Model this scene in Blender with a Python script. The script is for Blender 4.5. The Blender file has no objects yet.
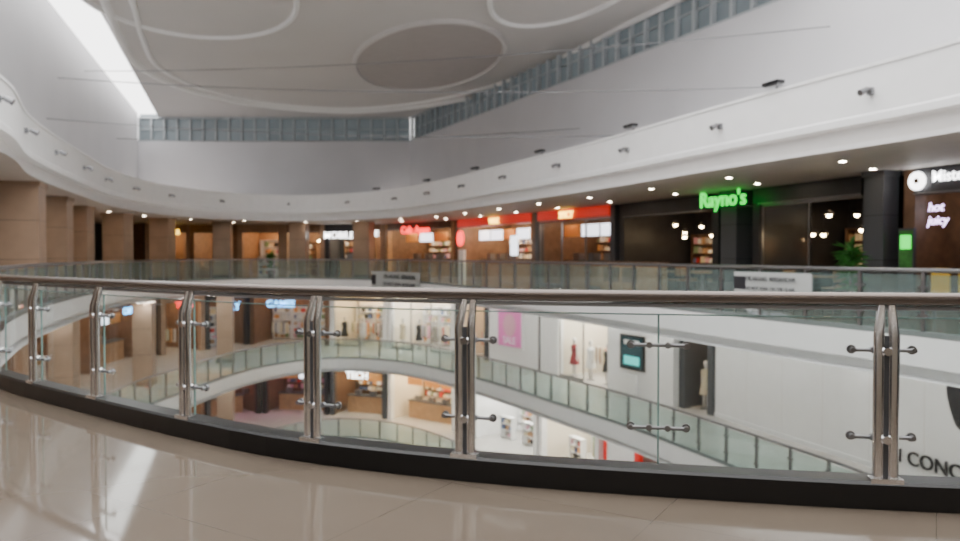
import bpy, math, random
from mathutils import Vector, Matrix
random.seed(7)

# ------------------------------------------------------------ materials
def mat(name, col, rough=0.5, metal=0.0, em=0.0, emc=None, var=0.0, vscale=3.0, spec=0.5):
    m = bpy.data.materials.new(name); m.use_nodes = True
    nt = m.node_tree; b = nt.nodes['Principled BSDF']
    b.inputs['Base Color'].default_value = (*col, 1)
    b.inputs['Roughness'].default_value = rough
    b.inputs['Metallic'].default_value = metal
    b.inputs['Specular IOR Level'].default_value = spec
    if em:
        b.inputs['Emission Color'].default_value = (*(emc or col), 1)
        b.inputs['Emission Strength'].default_value = em
    if var:
        tc = nt.nodes.new('ShaderNodeTexCoord')
        n = nt.nodes.new('ShaderNodeTexNoise'); n.inputs['Scale'].default_value = vscale
        n.inputs['Detail'].default_value = 3
        r = nt.nodes.new('ShaderNodeValToRGB')
        r.color_ramp.elements[0].position = 0.3; r.color_ramp.elements[1].position = 0.7
        r.color_ramp.elements[0].color = (*[c*(1-var) for c in col], 1)
        r.color_ramp.elements[1].color = (*[min(1, c*(1+var)) for c in col], 1)
        nt.links.new(tc.outputs['Object'], n.inputs['Vector'])
        nt.links.new(n.outputs['Fac'], r.inputs['Fac'])
        nt.links.new(r.outputs['Color'], b.inputs['Base Color'])
    return m

def glass(name, tint, haze=0.03, hazecol=(0.6, 0.75, 0.72), gl=1.0, base=0.05):
    m = bpy.data.materials.new(name); m.use_nodes = True
    nt = m.node_tree; nt.nodes.clear()
    o = nt.nodes.new('ShaderNodeOutputMaterial')
    t = nt.nodes.new('ShaderNodeBsdfTransparent'); t.inputs['Color'].default_value = (*tint, 1)
    g = nt.nodes.new('ShaderNodeBsdfGlossy'); g.inputs['Roughness'].default_value = 0.03
    g.inputs['Color'].default_value = (gl, gl, gl, 1)
    lw = nt.nodes.new('ShaderNodeLayerWeight'); lw.inputs['Blend'].default_value = 0.5
    pw = nt.nodes.new('ShaderNodeMath'); pw.operation = 'POWER'; pw.inputs[1].default_value = 4.5
    ml = nt.nodes.new('ShaderNodeMath'); ml.operation = 'MULTIPLY_ADD'; ml.inputs[1].default_value = 0.8; ml.inputs[2].default_value = base
    nt.links.new(lw.outputs['Facing'], pw.inputs[0]); nt.links.new(pw.outputs[0], ml.inputs[0])
    mx = nt.nodes.new('ShaderNodeMixShader')
    d = nt.nodes.new('ShaderNodeBsdfDiffuse'); d.inputs['Color'].default_value = (*hazecol, 1)
    mx2 = nt.nodes.new('ShaderNodeMixShader'); mx2.inputs[0].default_value = haze
    nt.links.new(ml.outputs[0], mx.inputs[0]); nt.links.new(t.outputs[0], mx.inputs[1]); nt.links.new(g.outputs[0], mx.inputs[2])
    nt.links.new(mx.outputs[0], mx2.inputs[1]); nt.links.new(d.outputs[0], mx2.inputs[2])
    nt.links.new(mx2.outputs[0], o.inputs['Surface'])
    return m

def tilemat(name, c1, c2, mortar, size, rough, rot=0.3, spec=0.8):
    m = bpy.data.materials.new(name); m.use_nodes = True
    nt = m.node_tree; b = nt.nodes['Principled BSDF']
    tc = nt.nodes.new('ShaderNodeTexCoord'); mp = nt.nodes.new('ShaderNodeMapping')
    mp.inputs['Rotation'].default_value = (0, 0, rot)
    br = nt.nodes.new('ShaderNodeTexBrick'); br.offset = 0.0
    br.inputs['Scale'].default_value = 1.0
    br.inputs['Brick Width'].default_value = size; br.inputs['Row Height'].default_value = size
    br.inputs['Mortar Size'].default_value = 0.002
    br.inputs['Color1'].default_value = (*c1, 1); br.inputs['Color2'].default_value = (*c2, 1)
    br.inputs['Mortar'].default_value = (*mortar, 1)
    n = nt.nodes.new('ShaderNodeTexNoise'); n.inputs['Scale'].default_value = 1.3; n.inputs['Detail'].default_value = 6
    mix = nt.nodes.new('ShaderNodeMixRGB'); mix.blend_type = 'MULTIPLY'; mix.inputs[0].default_value = 0.18
    nt.links.new(tc.outputs['Object'], mp.inputs['Vector']); nt.links.new(mp.outputs[0], br.inputs['Vector'])
    nt.links.new(tc.outputs['Object'], n.inputs['Vector'])
    nt.links.new(br.outputs['Color'], mix.inputs[1]); nt.links.new(n.outputs['Fac'], mix.inputs[2])
    nt.links.new(mix.outputs[0], b.inputs['Base Color'])
    b.inputs['Roughness'].default_value = rough
    b.inputs['Specular IOR Level'].default_value = spec
    return m

M = {}
M['tile'] = tilemat('polished_beige_tile', (0.165, 0.132, 0.104), (0.163, 0.130, 0.102), (0.12, 0.095, 0.075), 1.2, 0.06, 0.55, 0.8)
M['tile2'] = tilemat('pale_tile', (0.66, 0.64, 0.61), (0.62, 0.60, 0.57), (0.35, 0.33, 0.31), 0.9, 0.2)
M['white'] = mat('white_plaster', (0.90, 0.90, 0.90), 0.6, var=0.02)
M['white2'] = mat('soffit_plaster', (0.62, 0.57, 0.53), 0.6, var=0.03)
M['wall'] = mat('upper_wall_plaster', (0.62, 0.615, 0.635), 0.7, var=0.03, vscale=0.5)
M['ceil'] = mat('ceiling_plaster', (0.57, 0.545, 0.53), 0.7, var=0.02, vscale=0.4)
M['ceilm'] = mat('ceiling_moulding', (0.84, 0.83, 0.82), 0.6)
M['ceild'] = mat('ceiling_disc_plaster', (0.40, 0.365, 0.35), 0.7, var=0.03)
M['clere'] = mat('clerestory_glass', (0.24, 0.28, 0.30), 0.25, em=0.08, emc=(0.5, 0.6, 0.64), var=0.15, vscale=0.8)
M['slat'] = mat('grey_slat', (0.42, 0.45, 0.47), 0.5)
M['stone'] = mat('brown_stone_cladding', (0.34, 0.235, 0.165), 0.35, var=0.12, vscale=1.5)
M['stone2'] = mat('stone_plinth', (0.10, 0.08, 0.07), 0.3)
M['black'] = mat('black_skirting', (0.006, 0.006, 0.007), 0.3)
M['chrome'] = mat('brushed_steel', (0.84, 0.84, 0.86), 0.2, 1.0)
M['steel'] = mat('satin_steel', (0.26, 0.26, 0.27), 0.35, 0.9)
M['rail'] = mat('handrail_bronze', (0.18, 0.15, 0.135), 0.25, 0.7)
M['dark'] = mat('dark_facade', (0.022, 0.022, 0.026), 0.4, var=0.2)
M['dgrey'] = mat('dark_grey_panel', (0.07, 0.075, 0.085), 0.45)
M['brown'] = mat('dark_wood', (0.17, 0.095, 0.055), 0.45, var=0.25, vscale=4)
M['wood'] = mat('warm_wood', (0.42, 0.25, 0.13), 0.4, var=0.2, vscale=5)
M['cream'] = mat('cream_wall', (0.80, 0.72, 0.60), 0.6)
M['red'] = mat('red_panel', (0.5, 0.012, 0.012), 0.35, em=0.5, emc=(0.8, 0.02, 0.01))
M['plain'] = mat('shop_white', (0.90, 0.90, 0.91), 0.5, var=0.02)
M['inner'] = mat('shop_interior_grey', (0.35, 0.32, 0.29), 0.6)
M['glassn'] = glass('clear_glass', (0.91, 0.955, 0.935), 0.015, base=0.045)
M['glassf'] = glass('tinted_balustrade_glass', (0.68, 0.83, 0.80), 0.15, (0.50, 0.68, 0.65), base=0.08)  # teal tint, plus diffuse haze painted in for the pale floor reflection
M['glasss'] = glass('shop_glass', (0.92, 0.94, 0.94), 0.01, base=0.03)
M['gedge'] = mat('glass_edge', (0.22, 0.36, 0.34), 0.2)
M['kerb'] = mat('steel_kerb', (0.20, 0.23, 0.23), 0.4)
M['panelw'] = mat('warm_light_panel', (1, 0.85, 0.65), em=75, emc=(1, 0.76, 0.48))
M['panelc'] = mat('cool_light_panel', (1, 1, 1), em=125, emc=(1, 0.95, 0.86))
M['panelL'] = mat('warm_light_panel_lower', (1, 0.85, 0.65), em=130, emc=(1, 0.78, 0.50))
M['paneld'] = mat('dim_light_panel', (1, .8, .6), em=34, emc=(1, 0.68, 0.42))
M['panelr'] = mat('restaurant_light_panel', (1, .8, .6), em=9, emc=(1, 0.68, 0.42))
M['panelp'] = mat('magenta_light_panel', (1, .2, .6), em=45, emc=(1, 0.42, 0.55))
M['lin'] = mat('linear_light', (1, 1, 1), em=48, emc=(1, 0.96, 0.91))  # glow of the made-up soffit strips on both lower levels
M['lin2'] = mat('gallery_linear_light', (1, 1, 1), em=10, emc=(1, 0.94, 0.86))  # glow of the added strips behind the camera
M['down'] = mat('downlight', (1, 0.9, 0.75), em=130, emc=(1, 0.85, 0.66))
M['pend'] = mat('pendant_bulb', (1, 0.8, 0.5), em=70, emc=(1, 0.72, 0.40))
M['eg'] = mat('green_neon', (0.02, 0.6, 0.1), em=2.4, emc=(0.01, 0.85, 0.06))
M['er'] = mat('red_neon', (0.8, 0.02, 0.02), em=4, emc=(1, 0.03, 0.03))
M['ew'] = mat('white_neon', (1, 1, 1), em=6, emc=(1, 1, 1))
M['ep'] = mat('purple_neon', (0.6, 0.2, 0.9), em=5, emc=(0.8, 0.6, 1))
M['ey'] = mat('yellow_neon', (1, 0.7, 0.1), em=6, emc=(1, 0.65, 0.08))
M['eb'] = mat('blue_neon', (0.1, 0.5, 1), em=6, emc=(0.12, 0.5, 1))
M['scr'] = mat('screen_teal', (0.02, 0.04, 0.05), 0.2, em=0.5, emc=(0.03, 0.08, 0.09))
M['scrt'] = mat('screen_picture', (0.05, 0.2, 0.2), 0.2, em=1.2, emc=(0.1, 0.8, 0.75))
M['scrw'] = mat('screen_white', (0.8, 0.85, 0.9), 0.2, em=3, emc=(0.85, 0.9, 1))
M['mag'] = mat('magenta_poster', (0.62, 0.16, 0.42), 0.5, em=0.3, emc=(0.8, 0.2, 0.5))
M['ink'] = mat('dark_lettering', (0.02, 0.02, 0.025), 0.5)
M['plate'] = mat('grey_sign_plate', (0.46, 0.48, 0.47), 0.5)
M['leaf'] = mat('leaf_green', (0.05, 0.22, 0.04), 0.5, var=0.4, vscale=8)
M['pot'] = mat('pot_clay', (0.12, 0.10, 0.09), 0.5)
M['mann'] = mat('mannequin_white', (0.75, 0.72, 0.7), 0.4)
M['yel'] = mat('yellow_paint', (0.8, 0.5, 0.03), 0.4)
M['dress'] = mat('dark_red_cloth', (0.25, 0.02, 0.03), 0.8)
GOODS = [mat('goods_%s' % n, c, 0.6) for n, c in [('red', (.6, .05, .04)), ('orange', (.75, .35, .1)), ('cream', (.8, .7, .5)),
        ('blue', (.12, .17, .33)), ('white', (.85, .85, .85)), ('green', (.2, .3, .16)), ('pink', (.75, .4, .5)), ('black', (.03, .03, .03))]]
GP = GOODS+[GOODS[2], GOODS[4], GOODS[4], GOODS[4], GOODS[2], M['wood'], M['inner'], M['wood']]

# ------------------------------------------------------------ mesh builder
class MB:
    def __init__(s): s.v = []; s.f = []; s.m = []; s.mats = []; s.sm = []
    def mi(s, m):
        if m not in s.mats: s.mats.append(m)
        return s.mats.index(m)
    def add(s, vs, fs, m, smooth=False):
        o = len(s.v); s.v += [tuple(v) for v in vs]; k = s.mi(m)
        for f in fs: s.f.append(tuple(i+o for i in f)); s.m.append(k); s.sm.append(smooth)
    def box(s, fr, a0, a1, d0, d1, z0, z1, m):
        c = [fr(a, d, z) for z in (z0, z1) for (a, d) in ((a0, d0), (a1, d0), (a1, d1), (a0, d1))]
        s.add(c, [(0, 3, 2, 1), (4, 5, 6, 7), (0, 1, 5, 4), (1, 2, 6, 5), (2, 3, 7, 6), (3, 0, 4, 7)], m)
    def poly(s, pts, m): s.add(pts, [tuple(range(len(pts)))], m)
    def cyl(s, p0, p1, r, m, seg=10, r2=None):
        p0 = Vector(p0); p1 = Vector(p1); r2 = r if r2 is None else r2
        d = (p1-p0).normalized(); u = d.orthogonal().normalized(); w = d.cross(u)
        vs = []
        for p, rr in ((p0, r), (p1, r2)):
            for i in range(seg):
                t = 2*math.pi*i/seg; vs.append(p+u*math.cos(t)*rr+w*math.sin(t)*rr)
        s.add(vs, [(i, (i+1) % seg, seg+(i+1) % seg, seg+i) for i in range(seg)], m, True)
        s.add(vs[:seg], [tuple(range(seg))[::-1]], m); s.add(vs[seg:], [tuple(range(seg))], m)
    def lathe(s, c, prof, m, seg=12, sx=1, sy=1):
        vs = []
        for r, z in prof:
            for i in range(seg):
                t = 2*math.pi*i/seg; vs.append((c[0]+math.cos(t)*r*sx, c[1]+math.sin(t)*r*sy, c[2]+z))
        n = len(prof)
        s.add(vs, [(j*seg+i, j*seg+(i+1) % seg, (j+1)*seg+(i+1) % seg, (j+1)*seg+i) for j in range(n-1) for i in range(seg)], m, True)
    def sweep(s, pts, prof, m, closed=True, smooth=False, loop=False, nrm=None):
        N = nrm or normals(pts, closed); n = len(pts); k = len(prof); vs = []
        for p, q in zip(pts, N):
            for off, z in prof: vs.append((p[0]+q[0]*off, p[1]+q[1]*off, z))
        fs = []
        for i in range(n if closed else n-1):
            j = (i+1) % n
            for a in range(k if loop else k-1):
                b = (a+1) % k
                fs.append((i*k+a, i*k+b, j*k+b, j*k+a))
        s.add(vs, fs, m, smooth)
    def build(s, name, parent=None):
        me = bpy.data.meshes.new(name); me.from_pydata(s.v, [], s.f)
        for m in s.mats: me.materials.append(m)
        me.polygons.foreach_set('material_index', s.m); me.polygons.foreach_set('use_smooth', s.sm)
        me.update()
        o = bpy.data.objects.new(name, me); bpy.context.scene.collection.objects.link(o)
        if parent: o.parent = parent
        return o

def W(a, d, z): return (a, d, z)
def normals(pts, closed=True):
    n = len(pts); out = []
    for i in range(n):
        if closed: a = pts[(i-1) % n]; b = pts[(i+1) % n]
        else: a = pts[max(i-1, 0)]; b = pts[min(i+1, n-1)]
        dx, dy = b[0]-a[0], b[1]-a[1]; l = math.hypot(dx, dy) or 1
        out.append((dy/l, -dx/l))
    return out
def smooth(pts, n=10, closed=True):
    out = []; N = len(pts)
    rng = range(N if closed else N-1)
    g = (lambda i: pts[i % N]) if closed else (lambda i: pts[min(max(i, 0), N-1)])
    for i in rng:
        p0, p1, p2, p3 = g(i-1), g(i), g(i+1), g(i+2)
        for k in range(n):
            t = k/n
            out.append(tuple(0.5*((2*p1[c])+(-p0[c]+p2[c])*t+(2*p0[c]-5*p1[c]+4*p2[c]-p3[c])*t*t+(-p0[c]+3*p1[c]-3*p2[c]+p3[c])*t**3) for c in (0, 1)))
    if not closed: out.append(pts[-1])
    return out
def resample(pts, step, closed=True):
    P = list(pts)+([pts[0]] if closed else [])
    L = [0]
    for a, b in zip(P, P[1:]): L.append(L[-1]+math.dist(a, b))
    n = max(2, round(L[-1]/step)); out = []; j = 0
    for k in range(n if closed else n+1):
        s = L[-1]*k/n
        while j < len(L)-2 and L[j+1] < s: j += 1
        t = (s-L[j])/max(1e-9, L[j+1]-L[j]); a, b = P[j], P[j+1]
        out.append((a[0]+(b[0]-a[0])*t, a[1]+(b[1]-a[1])*t))
    return out
def offset(pts, d, closed=True):
    return [(p[0]+q[0]*d, p[1]+q[1]*d) for p, q in zip(pts, normals(pts, closed))]
def frame(L, R):
    L = Vector(L); R = Vector(R); r = (R-L); w = r.length; r.normalize(); n = Vector((-r.y, r.x))
    def fr(a, d, z):
        p = L+r*a+n*d
        return (p.x, p.y, z)
    return fr, w, r, n
def empty(name):
    e = bpy.data.objects.new(name, None); bpy.context.scene.collection.objects.link(e); return e
def text(name, body, loc, r, size, m, parent=None, ext=0.02, align='CENTER', shear=0.0):
    cu = bpy.data.curves.new(name, 'FONT'); cu.body = body; cu.size = size; cu.extrude = ext
    cu.align_x = align; cu.align_y = 'CENTER'; cu.shear = shear; cu.offset = size*0.012
    cu.materials.append(m)
    o = bpy.data.objects.new(name, cu); bpy.context.scene.collection.objects.link(o)
    x = Vector((r[0], r[1], 0)).normalized(); y = Vector((0, 0, 1)); z = x.cross(y)
    mx = Matrix((x, y, z)).transposed().to_4x4(); mx.translation = Vector(loc)
    o.matrix_world = mx
    if parent: o.parent = parent
    return o
def onwall(poly, t):
    """point where the sight line of bearing tangent t meets a wall line"""
    for a, b in zip(poly, poly[1:]):
        fa, fb = a[0]-t*a[1], b[0]-t*b[1]
        if fa*fb <= 0 and max(a[1], b[1]) > 6 and abs(fa-fb) > 1e-9:
            k = fa/(fa-fb); return (a[0]+(b[0]-a[0])*k, a[1]+(b[1]-a[1])*k)
    raise ValueError(t)
def B(px): return (px-480)/750.0

# ------------------------------------------------------------ plan
C0 = (-4, 24)
near = [(-8.7, 13.6), (-7.3, 11.0), (-6.1, 9.0), (-4.87, 7.6), (-3.19, 6.25), (-2.0, 5.38), (-1.16, 4.86), (0, 4.4), (1.21, 4.1), (2.48, 3.88), (3.8, 3.8)]
right = [(5.4, 4.2), (7.0, 5.8), (7.7, 8.4), (7.3, 11.4), (6.15, 14.3), (5.0, 17.2), (3.2, 22), (0.6, 27.8), (-1.8, 33), (-4.5, 37.8), (-9.2, 41.2), (-12.8, 40.2), (-14.7, 35.5), (-14.3, 29.7), (-12.7, 24), (-10.7, 18)]
ring0 = resample(smooth(near+right, 10), 0.35)
ringU = resample(smooth([(-8.7, 13.6), (-7.9, 8.5), (-6.5, 4.5), (-2.5, 2.2), (3, 1.6), (7, 3), (8.3, 7)]+right[3:], 10), 0.45)
ring1 = resample(smooth([(8.8, 11), (8.2, 15.3), (7.5, 17.8), (5.2, 23.9), (2.9, 28.6), (-.3, 34.6), (-4.2, 39.8), (-8.4, 41.2), (-11.2, 37.6), (-12.2, 31.5), (-12.5, 26.6), (-11.8, 21), (-10, 14), (-6, 9), (0, 6.5), (5, 6.2), (8, 8)], 10), 0.45)

def annulus(ring, z, m, R=46, zb=None):
    b = MB(); vs = []; n = len(ring)
    for p in ring:
        d = Vector((p[0]-C0[0], p[1]-C0[1])).normalized()
        vs += [(p[0], p[1], z), (C0[0]+d.x*R, C0[1]+d.y*R, z)]
    b.add(vs, [(2*i, 2*i+1, 2*((i+1) % n)+1, 2*((i+1) % n)) for i in range(n)], m)
    if zb is not None:
        vs2 = [(v[0], v[1], zb) for v in vs]
        b.add(vs2, [(2*i, 2*((i+1) % n), 2*((i+1) % n)+1, 2*i+1) for i in range(n)], M['white'])
    return b

b = annulus(ring0, 0.0, M['tile'], zb=-0.7); b.sweep(ring0, [(0, 0), (0, -0.48), (0.02, -0.5), (0.32, -0.5), (0.34, -0.7)], M['white']); b.build('floor')
b = annulus(ring1, -4.4, M['tile2'], zb=-5.1); b.sweep(ring1, [(0, -4.4), (-0.0, -4.92), (0.3, -4.94), (0.3, -5.1)], M['white']); b.build('floor_lower_gallery')
ring2 = ring1
b = annulus(ring2, -8.8, M['tile2'], zb=-9.5); b.sweep(ring2, [(0, -8.8), (-0.05, -8.82), (-0.05, -9.5), (0, -9.5)], M['white']); b.build('floor_basement_gallery')
b = MB(); b.poly([(-50, -24, -13.2), (45, -24, -13.2), (45, 72, -13.2), (-50, 72, -13.2)], M['tile2']); b.build('floor_ground')
# gallery ceiling + upper fascia
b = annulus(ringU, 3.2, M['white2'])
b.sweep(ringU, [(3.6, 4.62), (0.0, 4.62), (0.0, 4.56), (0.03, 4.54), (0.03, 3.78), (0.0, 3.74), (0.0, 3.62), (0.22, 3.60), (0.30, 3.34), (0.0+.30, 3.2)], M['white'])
b.build('ceiling_gallery_with_fascia')

# ------------------------------------------------------------ upper walls, clerestory, roof
UW = [(14.5, 6), (7.7, 19.9), (-4.1, 44), (-20, 44), (-13.8, 23.8), (-9.2, 8.5), (-9.2, -1), (14.5, -1)]
names = ['wall_right', 'wall_right_far', 'wall_far', 'wall_left', 'wall_left_near', 'wall_left_back', 'wall_back', 'wall_right_back']
for i, nm in enumerate(names):
    R = UW[i]; L = UW[(i+1) % len(UW)]
    fr, w, r, n = frame(L, R)
    b = MB()
    b.box(fr, 0, w, 0, 0.25, 4.63, 7.95, M['wall'])
    if i in (0, 1, 2):
        b.box(fr, 0, w, 0.25, 0.3, 7.95, 9.6, M['clere'])
        b.box(fr, 0, w, 0.0, 0.25, 7.95, 8.02, M['slat']); b.box(fr, 0, w, 0.05, 0.25, 9.3, 9.4, M['slat'])
        b.box(fr, 0, w, 0.1, 0.2, 8.65, 8.69, M['slat'])
        k = int(w/0.75)
        for j in range(k+1):
            a = w*j/k; b.box(fr, max(0, a-.05), min(w, a+.05), 0.04, 0.22, 8.0, 9.35, M['slat'])
    else:
        b.box(fr, 0, w, 0, 0.25, 7.95, 9.6, M['wall'])
    b.build(nm)

ZC = 9.4; ZD = 9.15
b = MB()
cp = [(9.4, 17.5), (8.0, 20), (-4.0, 44.3), (-18.9, 44.3), (-12.2, 23.8), (-10.0, 17.5)]
b.poly([(x, y, ZC) for x, y in cp][::-1], M['ceil']); b.poly([(x, y, ZC+.3) for x, y in cp], M['ceil'])
for i in range(len(cp)):
    p, q = cp[i], cp[(i+1) % len(cp)]
    b.poly([(p[0], p[1], ZC), (q[0], q[1], ZC), (q[0], q[1], ZC+.3), (p[0], p[1], ZC+.3)], M['ceil'])
mo = smooth([(8.2, 17.6), (6.9, 22.5), (5.5, 25.9), (3.4, 31), (.95, 35.3), (-3.0, 39.2), (-7.3, 40.7), (-11.4, 38.9), (-13.6, 35.2), (-13.9, 31), (-12.7, 26.8), (-11.3, 23), (-9.6, 17.6)], 10, False)
b.poly([(x, y, ZD) for x, y in mo][::-1], M['ceil'])
b.sweep(mo, [(0.0, ZC), (0.28, ZC-.02), (0.30, ZD-.02), (0.22, ZD-.16), (0.08, ZD-.16), (0.0, ZD)], M['ceilm'], False, True)
mi_ = offset(mo, -0.75, False)
b.sweep(mi_, [(0.0, ZD), (0.02, ZD-.12), (0.18, ZD-.12), (0.2, ZD)], M['ceilm'], False, True)
def oval(cx, cy, sx, sy, rot, mm):
    P = []
    for i in range(56):
        t = 2*math.pi*i/56; x, y = sx*math.cos(t), sy*math.sin(t)
        P.append((cx+x*math.cos(rot)-y*math.sin(rot), cy+x*math.sin(rot)+y*math.cos(rot)))
    b.poly([(x, y, ZD-.03) for x, y in P][::-1], mm)
    b.sweep(P, [(0.14, ZD), (0.12, ZD-.12), (0.0, ZD-.14), (-.04, ZD-.03)], M['ceil'] if mm is M['ceild'] else M['ceilm'])
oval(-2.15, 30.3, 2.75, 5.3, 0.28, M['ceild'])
oval(-8.8, 22.9, 3.1, 4.1, 0.28, M['ceil'])
oval(2.5, 21.8, 1.9, 3.9, 0.3, M['ceil'])
b.build('ceiling')
b = MB()  # frame of an unseen roof opening, invented to let sky light in
for k in range(8):
    y = -0.8+k*2.6; b.box(W, -12 if y > 14 else -9.1, 8.5 if y > 14 else 10, y, y+.15, 9.42, 9.6, M['slat'])
for x in (-6, -2, 2, 6): b.box(W, x, x+.12, -1, 17.4, 9.43, 9.58, M['slat'])
b.build('skylight_frame')

# ------------------------------------------------------------ backing walls added behind shops to stop sky leaks
S0 = [(13.6, 7), (10.98, 13), (8.6, 18.8), (7, 23.9), (5, 28), (-1.3, 40.5), (-5, 45.3), (-19.5, 46.5), (-20.5, 38), (-18.6, 29), (-16, 20), (-13, 12), (-9.8, 4)]
S1 = [(15, 9), (11.6, 17), (8.6, 26), (6.3, 30.5), (3, 37), (-1.5, 43), (-7, 47), (-15, 48), (-18.5, 42), (-18.3, 30), (-17, 20), (-13.5, 9), (-9, 3)]
b = MB()
P = S0+[(-9.8, -8), (14, -8)]
b.sweep(offset(P, 4.2), [(0, 3.25), (0, -0.02)], M['dgrey']); b.build('wall_perimeter')
b = MB()
P = S1+[(-9, -6), (15, -6)]
b.sweep(offset(P, 4.2), [(0, -0.6), (0, -13.2)], M['inner']); b.build('wall_lower_perimeter')

# ------------------------------------------------------------ content helpers
def shelves(b, fr, a0, a1, d, z, h, m, rows=5, dep=.35, goods=None):
    b.box(fr, a0, a1, d+dep-.03, d+dep, z, z+h, m)
    b.box(fr, a0, a0+.04, d, d+dep, z, z+h, m); b.box(fr, a1-.04, a1, d, d+dep, z, z+h, m)
    for r in range(rows+1):
        zz = z+.1+(h-.14)*r/rows; b.box(fr, a0, a1, d, d+dep-.03, zz, zz+.03, m)
        if r < rows:
            a = a0+.08; hh = (h-.14)/rows-.06
            while a < a1-.25:
                w = random.uniform(.1, .28); g = random.choice(goods or GP)
                b.box(fr, a, a+w, d+.05, d+dep-.06, zz+.03, zz+.03+hh*random.uniform(.45, .9), g); a += w+random.uniform(.02, .12)
def table(b, fr, a, d, z, m=None):
    m = m or M['wood']
    b.box(fr, a-.4, a+.4, d-.4, d+.4, z+.71, z+.75, m)
    b.cyl(fr(a, d, z+.03), fr(a, d, z+.71), .035, M['steel'], 8); b.cyl(fr(a, d, z), fr(a, d, z+.03), .24, M['steel'], 12)
    for s in (-1, 1): chair(b, fr, a+s*.72, d, z, s, m)
def chair(b, fr, a, d, z, s, m):
    b.box(fr, a-.21, a+.21, d-.21, d+.21, z+.43, z+.47, m)
    for x in (-.18, .18):
        for y in (-.18, .18): b.box(fr, a+x-.018, a+x+.018, d+y-.018, d+y+.018, z, z+.43, M['black'])
    x0, x1 = sorted((a+s*.19, a+s*.22)); b.box(fr, x0, x1, d-.2, d+.2, z+.6, z+.9, m)
    for y in (-.18, .16): b.box(fr, x0, x1, d+y, d+y+.02, z+.45, z+.62, M['black'])
def mannequin(b, fr, a, d, z, cloth):
    x, y, _ = fr(a, d, z)
    b.lathe((x, y, z), [(.2, 0), (.2, .03), (.02, .04), (.02, .1)], M['steel'])
    for s in (-.09, .09):
        lx, ly, _ = fr(a+s, d, z); b.lathe((lx, ly, z), [(.03, .08), (.045, .12), (.055, .35), (.05, .48), (.08, .8), (.085, .88)], M['mann'], 8)
        ax, ay, _ = fr(a+s*2.3, d, z); b.lathe((ax, ay, z), [(.01, .72), (.03, .78), (.035, 1.05), (.045, 1.3), (.05, 1.4), (.02, 1.45)], M['mann'], 8)
    b.lathe((x, y, z), [(.24, .55), (.2, .85), (.13, 1.08), (.17, 1.28), (.19, 1.4), (.12, 1.47), (.05, 1.5)], cloth, 12, 1, .8)
    b.lathe((x, y, z), [(.045, 1.48), (.045, 1.55), (.07, 1.58), (.095, 1.67), (.085, 1.76), (.03, 1.81), (0, 1.815)], M['mann'], 10)
def rack(b, fr, a, d, z, w=1.2):
    for s in (0, w): b.cyl(fr(a+s, d, z), fr(a+s, d, z+1.4), .015, M['chrome'], 6); b.box(fr, a+s-.02, a+s+.02, d-.2, d+.2, z, z+.03, M['chrome'])
    b.cyl(fr(a, d, z+1.4), fr(a+w, d, z+1.4), .015, M['chrome'], 6)
    k = .06
    while k < w-.06:
        b.box(fr, a+k, a+k+.035, d-.2, d+.2, z+.6+random.uniform(-.1, .1), z+1.3, random.choice(GP)); k += .075
def pendant(b, fr, a, d, ztop, zl):
    b.cyl(fr(a, d, zl), fr(a, d, ztop), .008, M['black'], 5)
    x, y, z = fr(a, d, zl); b.lathe((x, y, z), [(.14, -.12), (.1, -.04), (.03, 0)], M['black'], 10)
    b.lathe((x, y, z), [(0, -.19), (.06, -.16), (.07, -.1), (.03, -.05)], M['pend'], 8)

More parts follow.
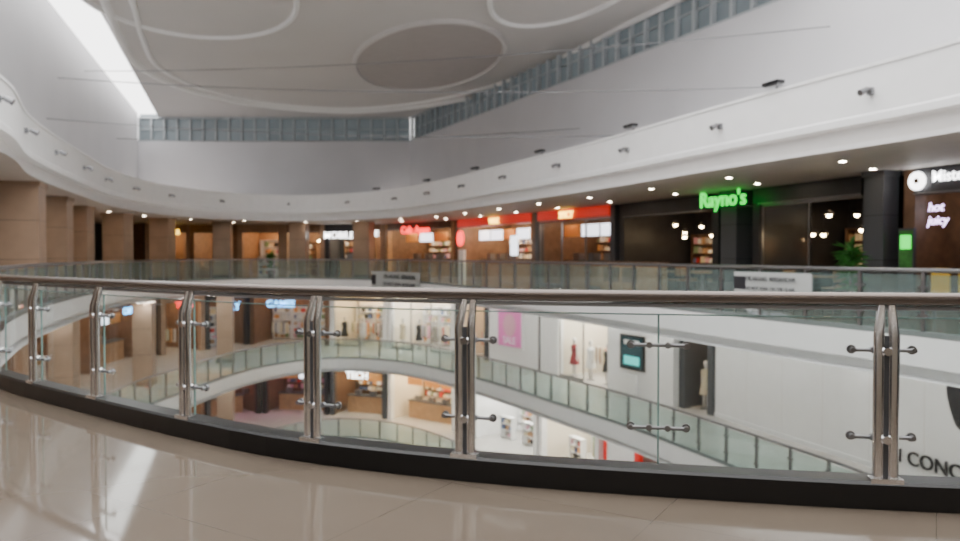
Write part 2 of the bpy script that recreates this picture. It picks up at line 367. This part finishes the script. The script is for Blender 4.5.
def shop(name, L, R, z0, H, facade, header, hh=.5, inner='inner', panel='panelw', content='shelves', sign=None, glassy=True, mull=1.6, depth=3.3, npan=None):
    fr, w, r, n = frame(L, R); e = empty(name); b = MB(); H -= .012; zt = z0+H-hh
    z0 += .004
    fc = M[facade]; hd = M[header]; inn = M[inner]
    b.box(fr, 0, .28, -.06, .25, z0, z0+H, fc); b.box(fr, w-.28, w, -.06, .25, z0, z0+H, fc)
    b.box(fr, .28, w-.28, -.1, .2, zt, z0+H, hd)
    b.box(fr, .28, w-.28, -.12, -.1, zt, zt+.03, M['steel'])
    b.box(fr, .02, w-.02, depth, depth+.1, z0, z0+H, inn)
    b.box(fr, .02, .1, .25, depth, z0, z0+H, inn); b.box(fr, w-.1, w-.02, .25, depth, z0, z0+H, inn)
    b.box(fr, .1, w-.1, .2, depth, z0+H-.05, z0+H-.01, inn)
    k = npan or max(1, int(w/2.2))
    for i in range(k):
        a = w*(i+.5)/k
        for d in (.7, 2.1): b.box(fr, a-.3, a+.3, d, d+.35, z0+H-.1, z0+H-.05, M[panel])
    if glassy:
        k = max(2, round((w-.56)/mull)); door = k//2
        b.box(fr, .28, w-.28, .02, .08, zt-.06, zt, M['steel'])
        for i in range(k+1):
            a = .28+(w-.56)*i/k; b.box(fr, a-.025, a+.025, .02, .08, z0, zt, M['steel'])
            if i < k and i != door:
                a2 = .28+(w-.56)*(i+1)/k
                b.poly([fr(a, .05, z0), fr(a2, .05, z0), fr(a2, .05, zt), fr(a, .05, zt)], M['glasss'])
                b.box(fr, a, a2, .02, .08, z0, z0+.1, M['steel'])
    if content == 'shelves':
        a = .3
        while a < w-1.5:
            shelves(b, fr, a, a+1.3, depth-.4, z0, 2.3, M['wood'] if panel == 'panelw' else M['plain']); a += 1.4
        a = .8
        while a < w-1.5:
            if random.random() < .5: rack(b, fr, a, 1.4, z0)
            else: shelves(b, fr, a, a+1.0, 1.2, z0, 1.2, M['plain'], 3)
            a += 1.9
    elif content == 'fashion':
        a = .7
        while a < w-.5:
            mannequin(b, fr, a, .6, z0, random.choice([M['dress'], GOODS[4], GOODS[7], GOODS[2], M['inner']])); a += 1.3
        a = .5
        while a < w-1.4: rack(b, fr, a, 2.0, z0); a += 1.5
        a = .3
        while a < w-1.5: shelves(b, fr, a, a+1.3, depth-.4, z0, 2.4, M['plain'], 5); a += 1.4
    elif content in ('tables', 'dining'):
        a = 1.3
        while a < w-1.2:
            table(b, fr, a, .9, z0); table(b, fr, a+.4, 2.3, z0)
            for q in range(5 if content == 'dining' else 3):
                pendant(b, fr, a+random.uniform(-.3, 1.4), random.uniform(.6, 2.8), z0+H, z0+2.1+random.uniform(-.2, .5))
            a += 2.1
        shelves(b, fr, .4, w*.4, depth-.4, z0+.9, 1.2, M['brown'], 3)
    elif content == 'counter':
        b.box(fr, .6, w-.6, 1.2, 1.8, z0, z0+1.05, M['wood']); b.box(fr, .5, w-.5, 1.15, 1.85, z0+1.05, z0+1.1, M['dgrey'])
        a = .7
        while a < w-1.8:
            b.box(fr, a, a+1.2, 1.0, 1.04, z0+2.1, z0+2.6, M['scrw'] if random.random() < .45 else GOODS[1]); a += 1.35
        shelves(b, fr, .4, w-.4, depth-.4, z0+1.0, 1.3, M['brown'], 3)
        for q in range(3): b.box(fr, 1+q*1.1, 1.4+q*1.1, 1.3, 1.6, z0+1.1, z0+1.4, M['steel'])
    b.build('front', e)
    if sign:
        for (tx, size, mm, af, zr) in sign:
            x, y, z = fr(w*af, -.15, z0+zr); text('sign_letters', tx, (x, y, z), r, size, M[mm], e, .03)
    return e, fr, w, r, n

def seg(poly, pxl, pxr): return onwall(poly, B(pxl)), onwall(poly, B(pxr))
# Upper-gallery shops (right side, going away)
L, R = onwall(S0, B(905)), (10.6, 13.7)
e, fr, w, r, n = shop('juice_bar', L, R, 0, 3.2, 'brown', 'dark', .55, 'brown', 'panelr', 'counter', None, False)
b = MB()
x, y, z = fr(.42, -.16, 2.92); p = Vector((x, y, z)); b.cyl(p, p-Vector((n.x, n.y, 0))*.04, .2, M['ew'], 20); b.cyl(p-Vector((n.x, n.y, 0))*.04, p-Vector((n.x, n.y, 0))*.05, .06, M['brown'], 16)
b.box(fr, .12, .5, -.35, -.28, .2, 1.9, M['dgrey']); b.box(fr, .15, .47, -.36, -.35, 1.0, 1.85, M['leaf']); b.box(fr, .18, .44, -.37, -.36, 1.45, 1.75, M['eg']); b.box(fr, .1, .52, -.5, -.15, .004, .2, M['dgrey'])
for k in range(3): b.box(fr, .9+k*.6, 1.3+k*.6, -.7, -.3, .42, .5, M['yel']); b.box(fr, .9+k*.6, 1.3+k*.6, -.33, -.28, .5, 1.05, M['yel']); b.cyl(fr(1.1+k*.6, -.5, 0), fr(1.1+k*.6, -.5, .42), .04, M['steel'], 8)
b.build('logo_and_stand', e)
x, y, z = fr(.75, -.16, 2.97); text('sign_letters', 'Mister', (x, y, z), r, .32, M['ew'], e, .01, 'LEFT')
x, y, z = fr(.8, -.1, 2.33); text('neon_letters', 'hot', (x, y, z), r, .26, M['ep'], e, .01, shear=.2)
x, y, z = fr(.85, -.1, 2.05); text('neon_letters', 'juicy', (x, y, z), r, .26, M['ep'], e, .01, shear=.2)

def column(name, w, h0, h1, m, m2=None, ang=0.0, at=None):
    x, y = at
    b = MB(); c, s = math.cos(ang), math.sin(ang)
    fr = lambda a, d, z: (x+a*c-d*s, y+a*s+d*c, z)
    b.box(fr, -w/2, w/2, -w/2, w/2, h0+.2, h1, m)
    b.box(fr, -w/2-.03, w/2+.03, -w/2-.03, w/2+.03, h0+.003, h0+.2, m2 or M['stone2'])
    k = 3
    for i in range(1, k): zz = h0+.2+(h1-h0-.2)*i/k; b.box(fr, -w/2-.006, w/2+.006, -w/2-.006, w/2+.006, zz, zz+.015, m2 or M['stone2'])
    b.box(fr, -w/2-.04, w/2+.04, -w/2-.04, w/2+.04, h1-.12, h1-.002, m)
    return b.build(name)
p = onwall(S0, B(889)); column('gallery_column', .5, 0, 3.2, M['dgrey'], M['black'], .42, (p[0]-.25, p[1]-.1))
L, R = seg(S0, 754, 874)
shop('restaurant', L, R, 0, 3.2, 'dark', 'dark', .45, 'dark', 'panelr', 'dining', None, True, npan=1)
p = onwall(S0, B(738)); column('gallery_column', .7, 0, 3.2, M['dgrey'], M['black'], .35, (p[0], p[1]))
L, R = seg(S0, 621, 720)
e, fr, w, r, n = shop('neon_restaurant', L, R, 0, 3.2, 'dark', 'dark', .5, 'dark', 'panelr', 'dining', None, False, npan=2)
x, y, z = fr(w+.9, -.75, 2.93); text('neon_sign', "Rayno's", (x, y, z), r, .62, M['eg'], e, .02)
b = MB(); b.box(fr, w-.4, w+2.1, -.68, -.62, 2.68, 2.72, M['black']); b.cyl(fr(w-.2, -.65, 2.70), fr(w-.2, -.05, 2.70), .02, M['black'])
b.box(fr, .8, 4.2, -1.4, -1.2, .004, 1.05, M['wood']); b.box(fr, .75, 4.25, -1.45, -1.15, 1.05, 1.1, M['brown']); b.box(fr, 1.0, 1.9, -1.42, -1.40, .4, .9, M['brown']); b.box(fr, 2.1, 2.9, -1.42, -1.40, .4, .9, M['brown'])
b.build('bracket_and_counter', e)
p2 = onwall(S0, B(536)); p1 = onwall(S0, B(616)); p3 = onwall(S0, B(457))
shop('red_restaurant', p2, p1, 0, 3.2, 'dgrey', 'red', .42, 'brown', 'paneld', 'counter', [('SPICY', .4, 'ey', .45, 2.95)], True)
e, fr, w, r, n = shop('snack_shop', p3, p2, 0, 3.2, 'brown', 'red', .42, 'brown', 'panelw', 'counter', [('WOK', .4, 'ey', .55, 2.95)], False)
b = MB(); p = Vector(fr(.9, -.2, 2.2)); q = Vector((n.x, n.y, 0)); b.cyl(p, p-q*.06, .4, M['er'], 20); b.box(fr, .6, 1.2, -.2, -.05, .004, 1.6, M['plain']); b.box(fr, w-1.6, w-1.0, -.4, -.35, 1.3, 2.2, M['scrw']); b.box(fr, w-1.33, w-1.27, -.4, -.35, .03, 1.3, M['steel']); b.box(fr, w-1.5, w-1.1, -.5, -.25, .004, .03, M['steel']); b.build('round_sign_and_board', e)
L, R = seg(S0, 386, 455)
shop('wood_cafe', L, R, 0, 3.2, 'wood', 'brown', .4, 'brown', 'panelw', 'counter', [('Cafe Ayam', .6, 'er', .48, 2.75)], False)
FP = [385, 362, 325, 283, 238, 190, 145]
styles = [('stone', 'brown', 'brown', 'panelw', 'shelves', [('ICE', .5, 'ew', .5, 2.6)]), ('dark', 'dark', 'dgrey', 'panelw', 'counter', [('MOBILE', .55, 'ew', .4, 2.5)]),
          ('stone', 'brown', 'brown', 'panelw', 'tables', None), ('stone', 'stone', 'wood', 'paneld', 'shelves', None), ('brown', 'brown', 'brown', 'panelw', 'tables', None), ('stone', 'brown', 'wood', 'paneld', 'counter', [('BOOKS', .4, 'ey', .5, 2.7)])]
for i, st in enumerate(styles):
    L, R = seg(S0, FP[i+1], FP[i])
    shop('gallery_shop', L, R, 0, 3.2, st[0], st[1], .5, st[2], st[3], st[4], st[5], False)
LP = [(-20.4, 39), (-19.5, 33.5), (-18.5, 28.6), (-17.2, 24.2), (-16, 20), (-14.6, 16.2), (-13, 12)]
for i in range(len(LP)-1):
    shop('gallery_shop', LP[i+1], LP[i], 0, 3.2, 'stone', 'stone', .6, 'wood', 'paneld' if i % 2 else 'panelw', ['tables', 'shelves'][i % 2], None, True)
b = MB(); fr, w, r, n = frame((-9.8, 4), (-12.9, 11.8)); b.box(fr, 0, w, 0, .2, 0, 3.2, M['stone']); fr, w, r, n = frame((14, -8), (-9.8, -8)); b.box(fr, 0, w, 0, .2, 0, 3.2, M['cream']); b.build('wall_behind')

for at, ang in [((-11.9, 19.5), .35), ((-13.85, 24.4), .3), ((-15.5, 28.9), .2), ((-16.4, 34), 0), ((-16.2, 38.3), 0), ((-14.6, 42.6), .2), ((-10.5, 43.6), .0), ((-6.6, 42.6), -.2)]:
    column('stone_column', .95, 0, 3.2, M['stone'], None, ang, at)

# ------------------------------------------------------------ lower level shops
def lshop(name, a, bb, z, *args, **k):
    L, R = seg(S1, a, bb); return shop(name, L, R, z, 3.7, *args, **k)
L, R = onwall(S1, B(716)), (11.6, 17)
fr, w, r, n = frame(L, R); e = empty('white_hoarding_wall'); b = MB()
b.box(fr, 0, w, 0, .2, -4.4, -.71, M['plain']); b.box(fr, 0, w, -.03, 0, -4.4, -4.25, M['plain'])
for k in range(1, 6): b.box(fr, w*k/6-.004, w*k/6+.004, -.003, 0, -4.25, -.75, M['white2'])
cx = w*.955
pts = []
for i in range(28):
    t = 2*math.pi*i/28; pts.append(fr(cx+.6*math.cos(t)*(1+.12*math.sin(3*t)), -.015, -2.1+.85*math.sin(t)*(1+.1*math.cos(2*t))))
b.poly(pts, M['ink']); pts = [fr(cx+.15+.3*math.cos(2*math.pi*i/20), -.022, -2.25+.5*math.sin(2*math.pi*i/20)) for i in range(20)]; b.poly(pts, M['cream'])
b.build('panel', e)
x, y, z = fr(w*.735, -.03, -3.85); text('letters', 'N CONCEPT', (x, y, z), r, .5, M['ink'], e, .02, 'LEFT')
R2 = (15, 9); fr, w, r, n = frame((11.65, 16.9), R2); b = MB(); b.box(fr, 0, w, 0, .2, -4.4, -.71, M['plain']); b.build('wall_lower_right')

lshop('dark_store', 681, 715, -4.4, 'dgrey', 'dgrey', .7, 'dgrey', 'paneld', 'fashion', None, glassy=False)
L, R = seg(S1, 614, 680); fr, w, r, n = frame(L, R); e = empty('white_kiosk_wall'); b = MB()
b.box(fr, 0, w, -.3, .3, -4.396, -.715, M['plain']); b.box(fr, w*.22, w*.6, -.36, -.3, -3.3, -1.9, M['black']); b.box(fr, w*.25, w*.57, -.37, -.36, -3.2, -2.0, M['scr']); b.box(fr, w*.29, w*.53, -.375, -.37, -3.1, -2.75, M['scrt']); b.box(fr, w*.29, w*.53, -.375, -.37, -2.3, -2.1, M['plain'])
b.box(fr, w*.55, w+.02, -.34, -.3, -1.25, -1.1, GOODS[0]); b.box(fr, w*.55, w+.02, -.34, -.3, -1.6, -1.45, GOODS[3])
b.box(fr, w*.3, w*.5, -.45, -.36, -4.39, -3.5, M['plain'])
b.build('wall_with_screen', e)
lshop('fashion_store', 556, 613, -4.4, 'plain', 'plain', .8, 'cream', 'panelc', 'fashion', [('STYLE', .45, 'ink', .35, 3.2)], glassy=True)
L, R = seg(S1, 489, 555); fr, w, r, n = frame(L, R); e = empty('poster_wall'); b = MB()
b.box(fr, 0, w, 0, .25, -4.396, -.715, M['plain']); b.box(fr, w*.16, w*.56, -.08, 0, -3.5, -1.2, M['plain']); b.box(fr, w*.18, w*.54, -.1, -.08, -3.4, -1.3, M['mag']); b.box(fr, w*.78, w*.8, -.05, 0, -4.39, -.72, M['steel'])
pts = [fr(w*.36+.55*math.cos(2*math.pi*i/20), -.11, -2.3+.6*math.sin(2*math.pi*i/20)) for i in range(20)]; b.poly(pts, GOODS[6])
b.build('wall_with_poster', e); x, y, z = fr(w*.36, -.12, -3.1); text('poster_letters', 'SALE', (x, y, z), r, .5, M['plain'], e, .005)
lshop('lower_shop', 456, 488, -4.4, 'dgrey', 'plain', .6, 'cream', 'paneld', 'shelves', None, glassy=False)
lshop('lower_shop', 388, 455, -4.4, 'plain', 'plain', .5, 'cream', 'panelc', 'fashion', [('MODE', .5, 'ey', .5, 3.4)])
lshop('lower_shop', 330, 387, -4.4, 'plain', 'brown', .5, 'cream', 'panelL', 'fashion', None)
for a, c, s, p, g in [(250, 329, 'brown', 'paneld', [('GAMES', .6, 'eb', .4, 2.6)]), (205, 249, 'dark', 'paneld', [('PLAY', .7, 'eb', .5, 2.5)]), (160, 204, 'stone', 'panelw', [('TOYS', .5, 'er', .5, 2.8)])]:
    lshop('lower_shop', a, c, -4.4, s, s, .7, 'brown', p, 'shelves', g, glassy=False)
LQ = [(-18.5, 42), (-18.4, 36), (-18.3, 30), (-17.7, 25), (-17, 20), (-15.3, 14.5), (-13.5, 9)]
for z in (-4.4, -8.8):
    for i in range(6):
        shop('lower_shop', LQ[i+1], LQ[i], z, 3.7, 'stone', 'brown', .7, 'brown', 'paneld' if (z > -5 or i % 2) else 'panelp', 'shelves' if i % 2 else 'counter', [('CAFE', .5, 'eb' if i % 4 == 0 else 'ew', .5, 2.8)] if i % 2 == 0 else None, glassy=False)
for a, c, f, h, inn, p, ct, g in [(540, 600, 'plain', 'plain', 'cream', 'panelc', 'shelves', [('HOME', .6, 'er', .5, 3.2)]), (474, 538, 'plain', 'plain', 'plain', 'panelc', 'shelves', None),
        (388, 456, 'plain', 'wood', 'cream', 'panelL', 'counter', [('GOLD & CO', .6, 'ey', .5, 3.3)]), (330, 386, 'dgrey', 'dark', 'brown', 'panelL', 'counter', [('TECH', .6, 'ew', .5, 2.6)]),
        (262, 328, 'dark', 'dark', 'brown', 'panelp', 'counter', [('SWEETS', .5, 'ep', .5, 3.2)]), (205, 260, 'dark', 'dark', 'brown', 'panelp', 'counter', [('ARCADE', .5, 'ep', .5, 3.2)]), (160, 203, 'brown', 'dark', 'brown', 'panelL', 'shelves', None)]:
    lshop('basement_shop', a, c, -8.8, f, h, .7, inn, p, ct, g, glassy=False)
for i in (0, 1):
    L, R = S1[i+1], S1[i]; b = MB(); fr, w, r, n = frame(L, R); b.box(fr, 0, w, .3, .5, -13.2, -5.1, M['plain']); b.build('wall_basement')
L, R = seg(S1, 604, 640); fr, w, r, n = frame(L, R); b = MB(); b.box(fr, 0, w, 0, .2, -8.8, -5.1, M['red']); b.box(fr, .3, w-.3, -.03, 0, -8.3, -6, M['plain']); b.build('red_poster_wall')
for x, y in [(-15, 27), (-14.8, 33), (-13.8, 19), (-11.5, 13.5), (-13.6, 40)]:
    for z in (-4.4, -8.8): column('lower_stone_column', .8, z, z+3.66, M['stone'], None, .2, (x, y))

# ------------------------------------------------------------ balustrades
def tube(b, pts, z, rad, m, closed, off=0.0, seg=8, flat=1.0):
    prof = [(off+rad*math.cos(2*math.pi*i/seg), z+rad*flat*math.sin(2*math.pi*i/seg)) for i in range(seg)]
    b.sweep(pts, prof, m, closed, True, True)
def far_balustrade(name, pts, z0, closed, step=1.2):
    b = MB(); off = .12
    b.sweep(pts, [(off-.05, z0+.003), (off-.05, z0+.08), (off+.05, z0+.08), (off+.05, z0+.003)], M['kerb'], closed)
    b.sweep(pts, [(off, z0+.08), (off, z0+1.0)], M['glassf'], closed)
    tube(b, pts, z0+1.07, .04, M['steel'], closed, off)
    P = resample(pts, step, closed); N = normals(P, closed)
    for p, q in zip(P, N):
        o = (p[0]+q[0]*off, p[1]+q[1]*off); t = (-q[1], q[0])
        fr = lambda a, d, z: (o[0]+t[0]*a+q[0]*d, o[1]+t[1]*a+q[1]*d, z)
        b.box(fr, -.03, .03, -.03, .03, z0+.02, z0+1.05, M['steel'])
        for zz in (.32, .78): b.box(fr, -.09, .09, -.035, .02, z0+zz, z0+zz+.035, M['steel'])
    return b.build(name)
idx = [i for i, p in enumerate(ring0) if p[1] < 13.4 and p[0] < 3.7]
n0 = len(ring0); start = next(i for i in idx if ((i-1) % n0) not in idx)
nearp = []; i = start
while i % n0 in idx: nearp.append(ring0[i % n0]); i += 1
farp = []
j = (i-1) % n0
while j != start: farp.append(ring0[j]); j = (j+1) % n0
farp.append(ring0[start])
far_balustrade('glass_balustrade_far', farp, 0.0, False)
far_balustrade('glass_balustrade_lower', ring1, -4.4, True)
far_balustrade('glass_balustrade_basement', ring2, -8.8, True)

# the near balustrade in detail
e = empty('glass_balustrade_near')
fine = resample(nearp, .05, False); NF = normals(fine, False)
def nearest(x, y): return min(range(len(fine)), key=lambda k: math.dist(fine[k], (x, y)))
posts = [nearest(*p) for p in [(2.14, 3.93), (-.08, 4.43), (-1.05, 4.8), (-2.1, 5.45), (-3.17, 6.24), (-4.1, 6.98), (-4.85, 7.58)]]
seam = nearest(1.0, 4.15)
k = posts[-1]
while k-24 > 0: k -= 24; posts.append(k)
k = posts[0]
while k+23 < len(fine)-1: k += 23; posts.append(k)
allb = sorted(posts+[seam, 0, len(fine)-1])
b = MB()
b.sweep(fine, [(-.09, .003), (-.09, .13), (-.075, .145), (.07, .145), (.085, .13), (.085, .003)][::-1], M['black'], False)
b.build('black_skirting_kerb', e)
b = MB()
tube(b, fine, 1.09, .034, M['rail'], False, 0, 14)
tube(b, fine, 1.042, .012, M['steel'], False, 0, 8)
b.build('handrail', e)
G = -.035
b = MB()
for a, c in zip(allb, allb[1:]):
    if c-a < 3: continue
    seg_ = fine[a:c+1]; nn = NF[a:c+1]
    b.sweep(seg_, [(G, .15), (G, .985)], M['glassn'], False, nrm=nn)
    b.sweep(seg_, [(G-.006, .985), (G-.006, .992), (G+.006, .992), (G+.006, .985)], M['gedge'], False, nrm=nn)
for k in allb:
    p, q = fine[k], NF[k]; t = (-q[1], q[0])
    fr = lambda a, d, z: (p[0]+t[0]*a+q[0]*d, p[1]+t[1]*a+q[1]*d, z)
    b.box(fr, -.005, .005, G-.006, G+.006, .15, .985, M['gedge'])
b.build('glass_panels', e)
b = MB()
for k in posts+[seam]:
    p, q = fine[k], NF[k]; t = (-q[1], q[0])
    fr = lambda a, d, z: (p[0]+t[0]*a+q[0]*d, p[1]+t[1]*a+q[1]*d, z)
    if k != seam:
        for s in (-1, 1):
            c0 = s*.037
            vs = []
            for zz, sh, wd in ((.13, 0, .028), (.90, 0, .028), (1.06, 1, .02)):
                for i in range(12):
                    t_ = 2*math.pi*i/12
                    vs.append(fr(c0*(1-.3*sh)+.012*sh+wd*math.cos(t_), .045-.042*sh+.02*math.sin(t_), zz))
            b.add(vs, [(j*12+i, j*12+(i+1) % 12, (j+1)*12+(i+1) % 12, (j+1)*12+i) for j in range(2) for i in range(12)], M['chrome'], True)
        b.box(fr, -.08, .08, .015, .08, .13, .16, M['chrome'])
        b.box(fr, -.010, .010, .034, .044, .16, .9, M['dgrey'])
    for zz in (.36, .82):
        b.cyl(fr(-.15, .0, zz), fr(.15, .0, zz), .010, M['steel'], 8)
        if k != seam: b.cyl(fr(0, .072, zz), fr(0, -.01, zz), .022, M['chrome'], 10)
        for s in (-.15, .15):
            b.cyl(fr(s, .012, zz), fr(s, G-.01, zz), .014, M['steel'], 8); b.cyl(fr(s, G+.002, zz), fr(s, G+.014, zz), .024, M['steel'], 12)
        for s in (-.05, .05): b.cyl(fr(s, -.012, zz), fr(s, .012, zz), .018, M['steel'], 8)
b.build('posts_and_clamps', e)

# warning signs fixed along the far glass, atrium side (bent to the curve)
def warn(px, half, h, z0, off):
    best = min(range(n0), key=lambda k: abs(ring0[k][0]-B(px)*ring0[k][1]) + (100 if ring0[k][1] < 10 else 0))
    ids = [(best+j) % n0 for j in range(-half, half+1)]
    NN = normals(ring0); P = [ring0[k] for k in ids]; Q = [NN[k] for k in ids]
    e = empty('warning_sign'); b = MB()
    b.sweep(P, [(-off, z0), (-off, z0+h), (-off-.02, z0+h), (-off-.02, z0)], M['plate'], False, False, True, Q)
    m = max(1, round(h*.6/.35)); b.sweep(P[-1-m:-0 or None][:m+1], [(-off-.025, z0+h*.2), (-off-.025, z0+h*.8)], M['ink'], False, False, False, Q[-1-m:][:m+1])
    for k in (2, len(P)-3):
        p, q = P[k], Q[k]; b.cyl((p[0]-q[0]*off, p[1]-q[1]*off, z0+h*.85), (p[0]+q[0]*.1, p[1]+q[1]*.1, z0+h*.85), .02, M['steel'], 6)
    b.build('plate', e)
    L_ = .35*2*half-h*.7
    for frac, w1, w2 in ((.30, 'DILARANG', 'DO NOT LEAN'), (.72, 'BERSANDAR', 'ON THE GLASS')):
        # fraction runs from the viewer's left (end of list) to right (start), after the pictogram
        s = (h*.7+L_*(frac-.02))/.35; k = min(len(P)-1, max(0, int(round(len(P)-1-s)))); p, q = P[k], Q[k]
        r = (q[1], -q[0])
        for tx, zz, sz in ((w1, .70, L_*.44/6.4), (w2, .27, L_*.44/8.2)):
            text('letters', tx, (p[0]-q[0]*(off+.06), p[1]-q[1]*(off+.06), z0+h*zz), r, sz, M['ink'], e, .003)
warn(400, 7, .85, -.36, .08); warn(770, 3, .45, .52, .08)

# ------------------------------------------------------------ lights
def downs(name, ring, off, z, step):
    b = MB(); P = resample(offset(ring, off), step)
    for p in P:
        b.poly([(p[0]+.07*math.cos(2*math.pi*i/8), p[1]+.07*math.sin(2*math.pi*i/8), z-.012) for i in range(8)][::-1], M['down'])
        b.lathe((p[0], p[1], z), [(.07, -.012), (.11, -.014), (.11, 0)], M['white'], 8)
    b.build(name)
def fill_strips(name, ring, off, z, step):  # strip lights made up to brighten lower walls and shops
    b = MB(); P = resample(offset(ring, off), step); N = normals(P)
    for p, q in zip(P, N):
        t = (-q[1], q[0]); fr = lambda a, d, z_: (p[0]+t[0]*a+q[0]*d, p[1]+t[1]*a+q[1]*d, z_)
        b.box(fr, -.65, .65, -.14, .14, z-.03, z-.001, M['white']); b.box(fr, -.6, .6, -.1, .1, z-.036, z-.03, M['lin'])
    b.build(name)
downs('downlights_gallery', ringU, 1.3, 3.2, 3.4)
downs('downlights_gallery', ringU, 3.0, 3.2, 3.6)
downs('downlights_lower', ring1, .9, -.7, 3.2)
fill_strips('linear_lights_lower', ring1, 2.4, -.7, 3.0)
fill_strips('linear_lights_basement', ring1, 2.4, -5.1, 3.4)
b = MB()  # unseen strips added behind the camera to brighten posts and floor
for x in range(-7, 12, 3):
    for y in (-5.5, -2.5): b.box(W, x-.8, x+.8, y-.16, y+.16, 3.17, 3.199, M['white']); b.box(W, x-.75, x+.75, y-.12, y+.12, 3.162, 3.17, M['lin2'])
b.build('linear_lights_gallery')
P = resample(ringU, 3.9); NP = normals(P)
for p, q in zip(P, NP):
    if p[1] < 9: continue
    t = (-q[1], q[0]); b = MB()
    fr = lambda a, d, z: (p[0]+t[0]*a+q[0]*d, p[1]+t[1]*a+q[1]*d, z)
    b.box(fr, -.05, .05, -.04, .03, 4.08, 4.2, M['steel']); b.cyl(fr(0, -.02, 4.14), fr(0, -.14, 4.14), .015, M['steel'], 6)
    b.cyl(fr(0, -.08, 4.17), fr(0, -.24, 4.09), .045, M['steel'], 10, .06)
    b.build('fascia_spotlight')
P = resample(ringU, 5.2); NP = normals(P)
for p, q in zip(P, NP):
    if p[1] < 12 or p[0] < -8: continue
    t = (-q[1], q[0]); b = MB()
    fr = lambda a, d, z: (p[0]+t[0]*a+q[0]*d, p[1]+t[1]*a+q[1]*d, z)
    b.cyl(fr(0, .1, 4.625), fr(0, .0, 4.72), .02, M['black'], 6); b.box(fr, -.22, .22, -.12, .06, 4.7, 4.77, M['black']); b.box(fr, -.18, .18, -.1, .04, 4.67, 4.7, M['steel'])
    b.build('floodlight')
for k, (p, q) in enumerate([((-15.2, 29, 8.4), (8.4, 18.1, 6.8)), ((-14, 25, 7.2), (7.9, 19.1, 5.6)), ((-17.4, 36, 6.9), (3.7, 27.8, 6.0)), ((-13.6, 23.6, 5.6), (6.1, 22.8, 5.0))]):
    b = MB(); n = 14; pr = None
    for i in range(n+1):
        t = i/n; v = Vector(p).lerp(Vector(q), t); v.z -= .5*4*t*(1-t)*.6
        if pr is not None: b.cyl(pr, v, .016, M['steel'], 5)
        pr = v
    b.build('suspension_cable')

def plant(x, y, z, h):
    e = empty('potted_plant'); b = MB(); b.lathe((x, y, z+.004), [(0, 0), (.17, 0), (.24, .4), (.26, .42), (.22, .42), (.2, .36), (0, .36)], M['pot'], 16); b.build('pot', e)
    b = MB(); b.cyl((x, y, z+.35), (x, y, z+h*.6), .02, M['brown'], 6)
    for i in range(150):
        t = random.uniform(0, 6.28); el = random.uniform(.0, 1.4); l = random.uniform(.25, .5); base = Vector((x, y, z+random.uniform(.5, h*.85)))
        d = Vector((math.cos(t)*math.cos(el), math.sin(t)*math.cos(el), math.sin(el))); s = d.cross(Vector((0, 0, 1))).normalized()*.06
        m1 = base+d*l*.5; tip = base+d*l+Vector((0, 0, -.1))
        b.add([base, m1-s, tip, m1+s], [(0, 1, 2, 3)], M['leaf'])
    b.build('foliage', e)
plant(8.05, 16.3, 0, 1.75)
plant(-12.3, 44.2, 0, 1.6)

# ------------------------------------------------------------ world + camera
w = bpy.data.worlds.new('sky'); bpy.context.scene.world = w; w.use_nodes = True
bg = w.node_tree.nodes['Background']; bg.inputs[0].default_value = (1.0, 0.985, 0.975, 1); bg.inputs[1].default_value = 4.9
cam = bpy.data.cameras.new('camera'); co = bpy.data.objects.new('camera', cam); bpy.context.scene.collection.objects.link(co)
cam.sensor_width = 36; cam.lens = 28.125; cam.clip_end = 300
co.location = (0, 0, 1.32); co.rotation_euler = (math.radians(90-1.18), 0, 0)
cam.dof.use_dof = True; cam.dof.focus_distance = 2.6; cam.dof.aperture_fstop = 2.6
bpy.context.scene.camera = co
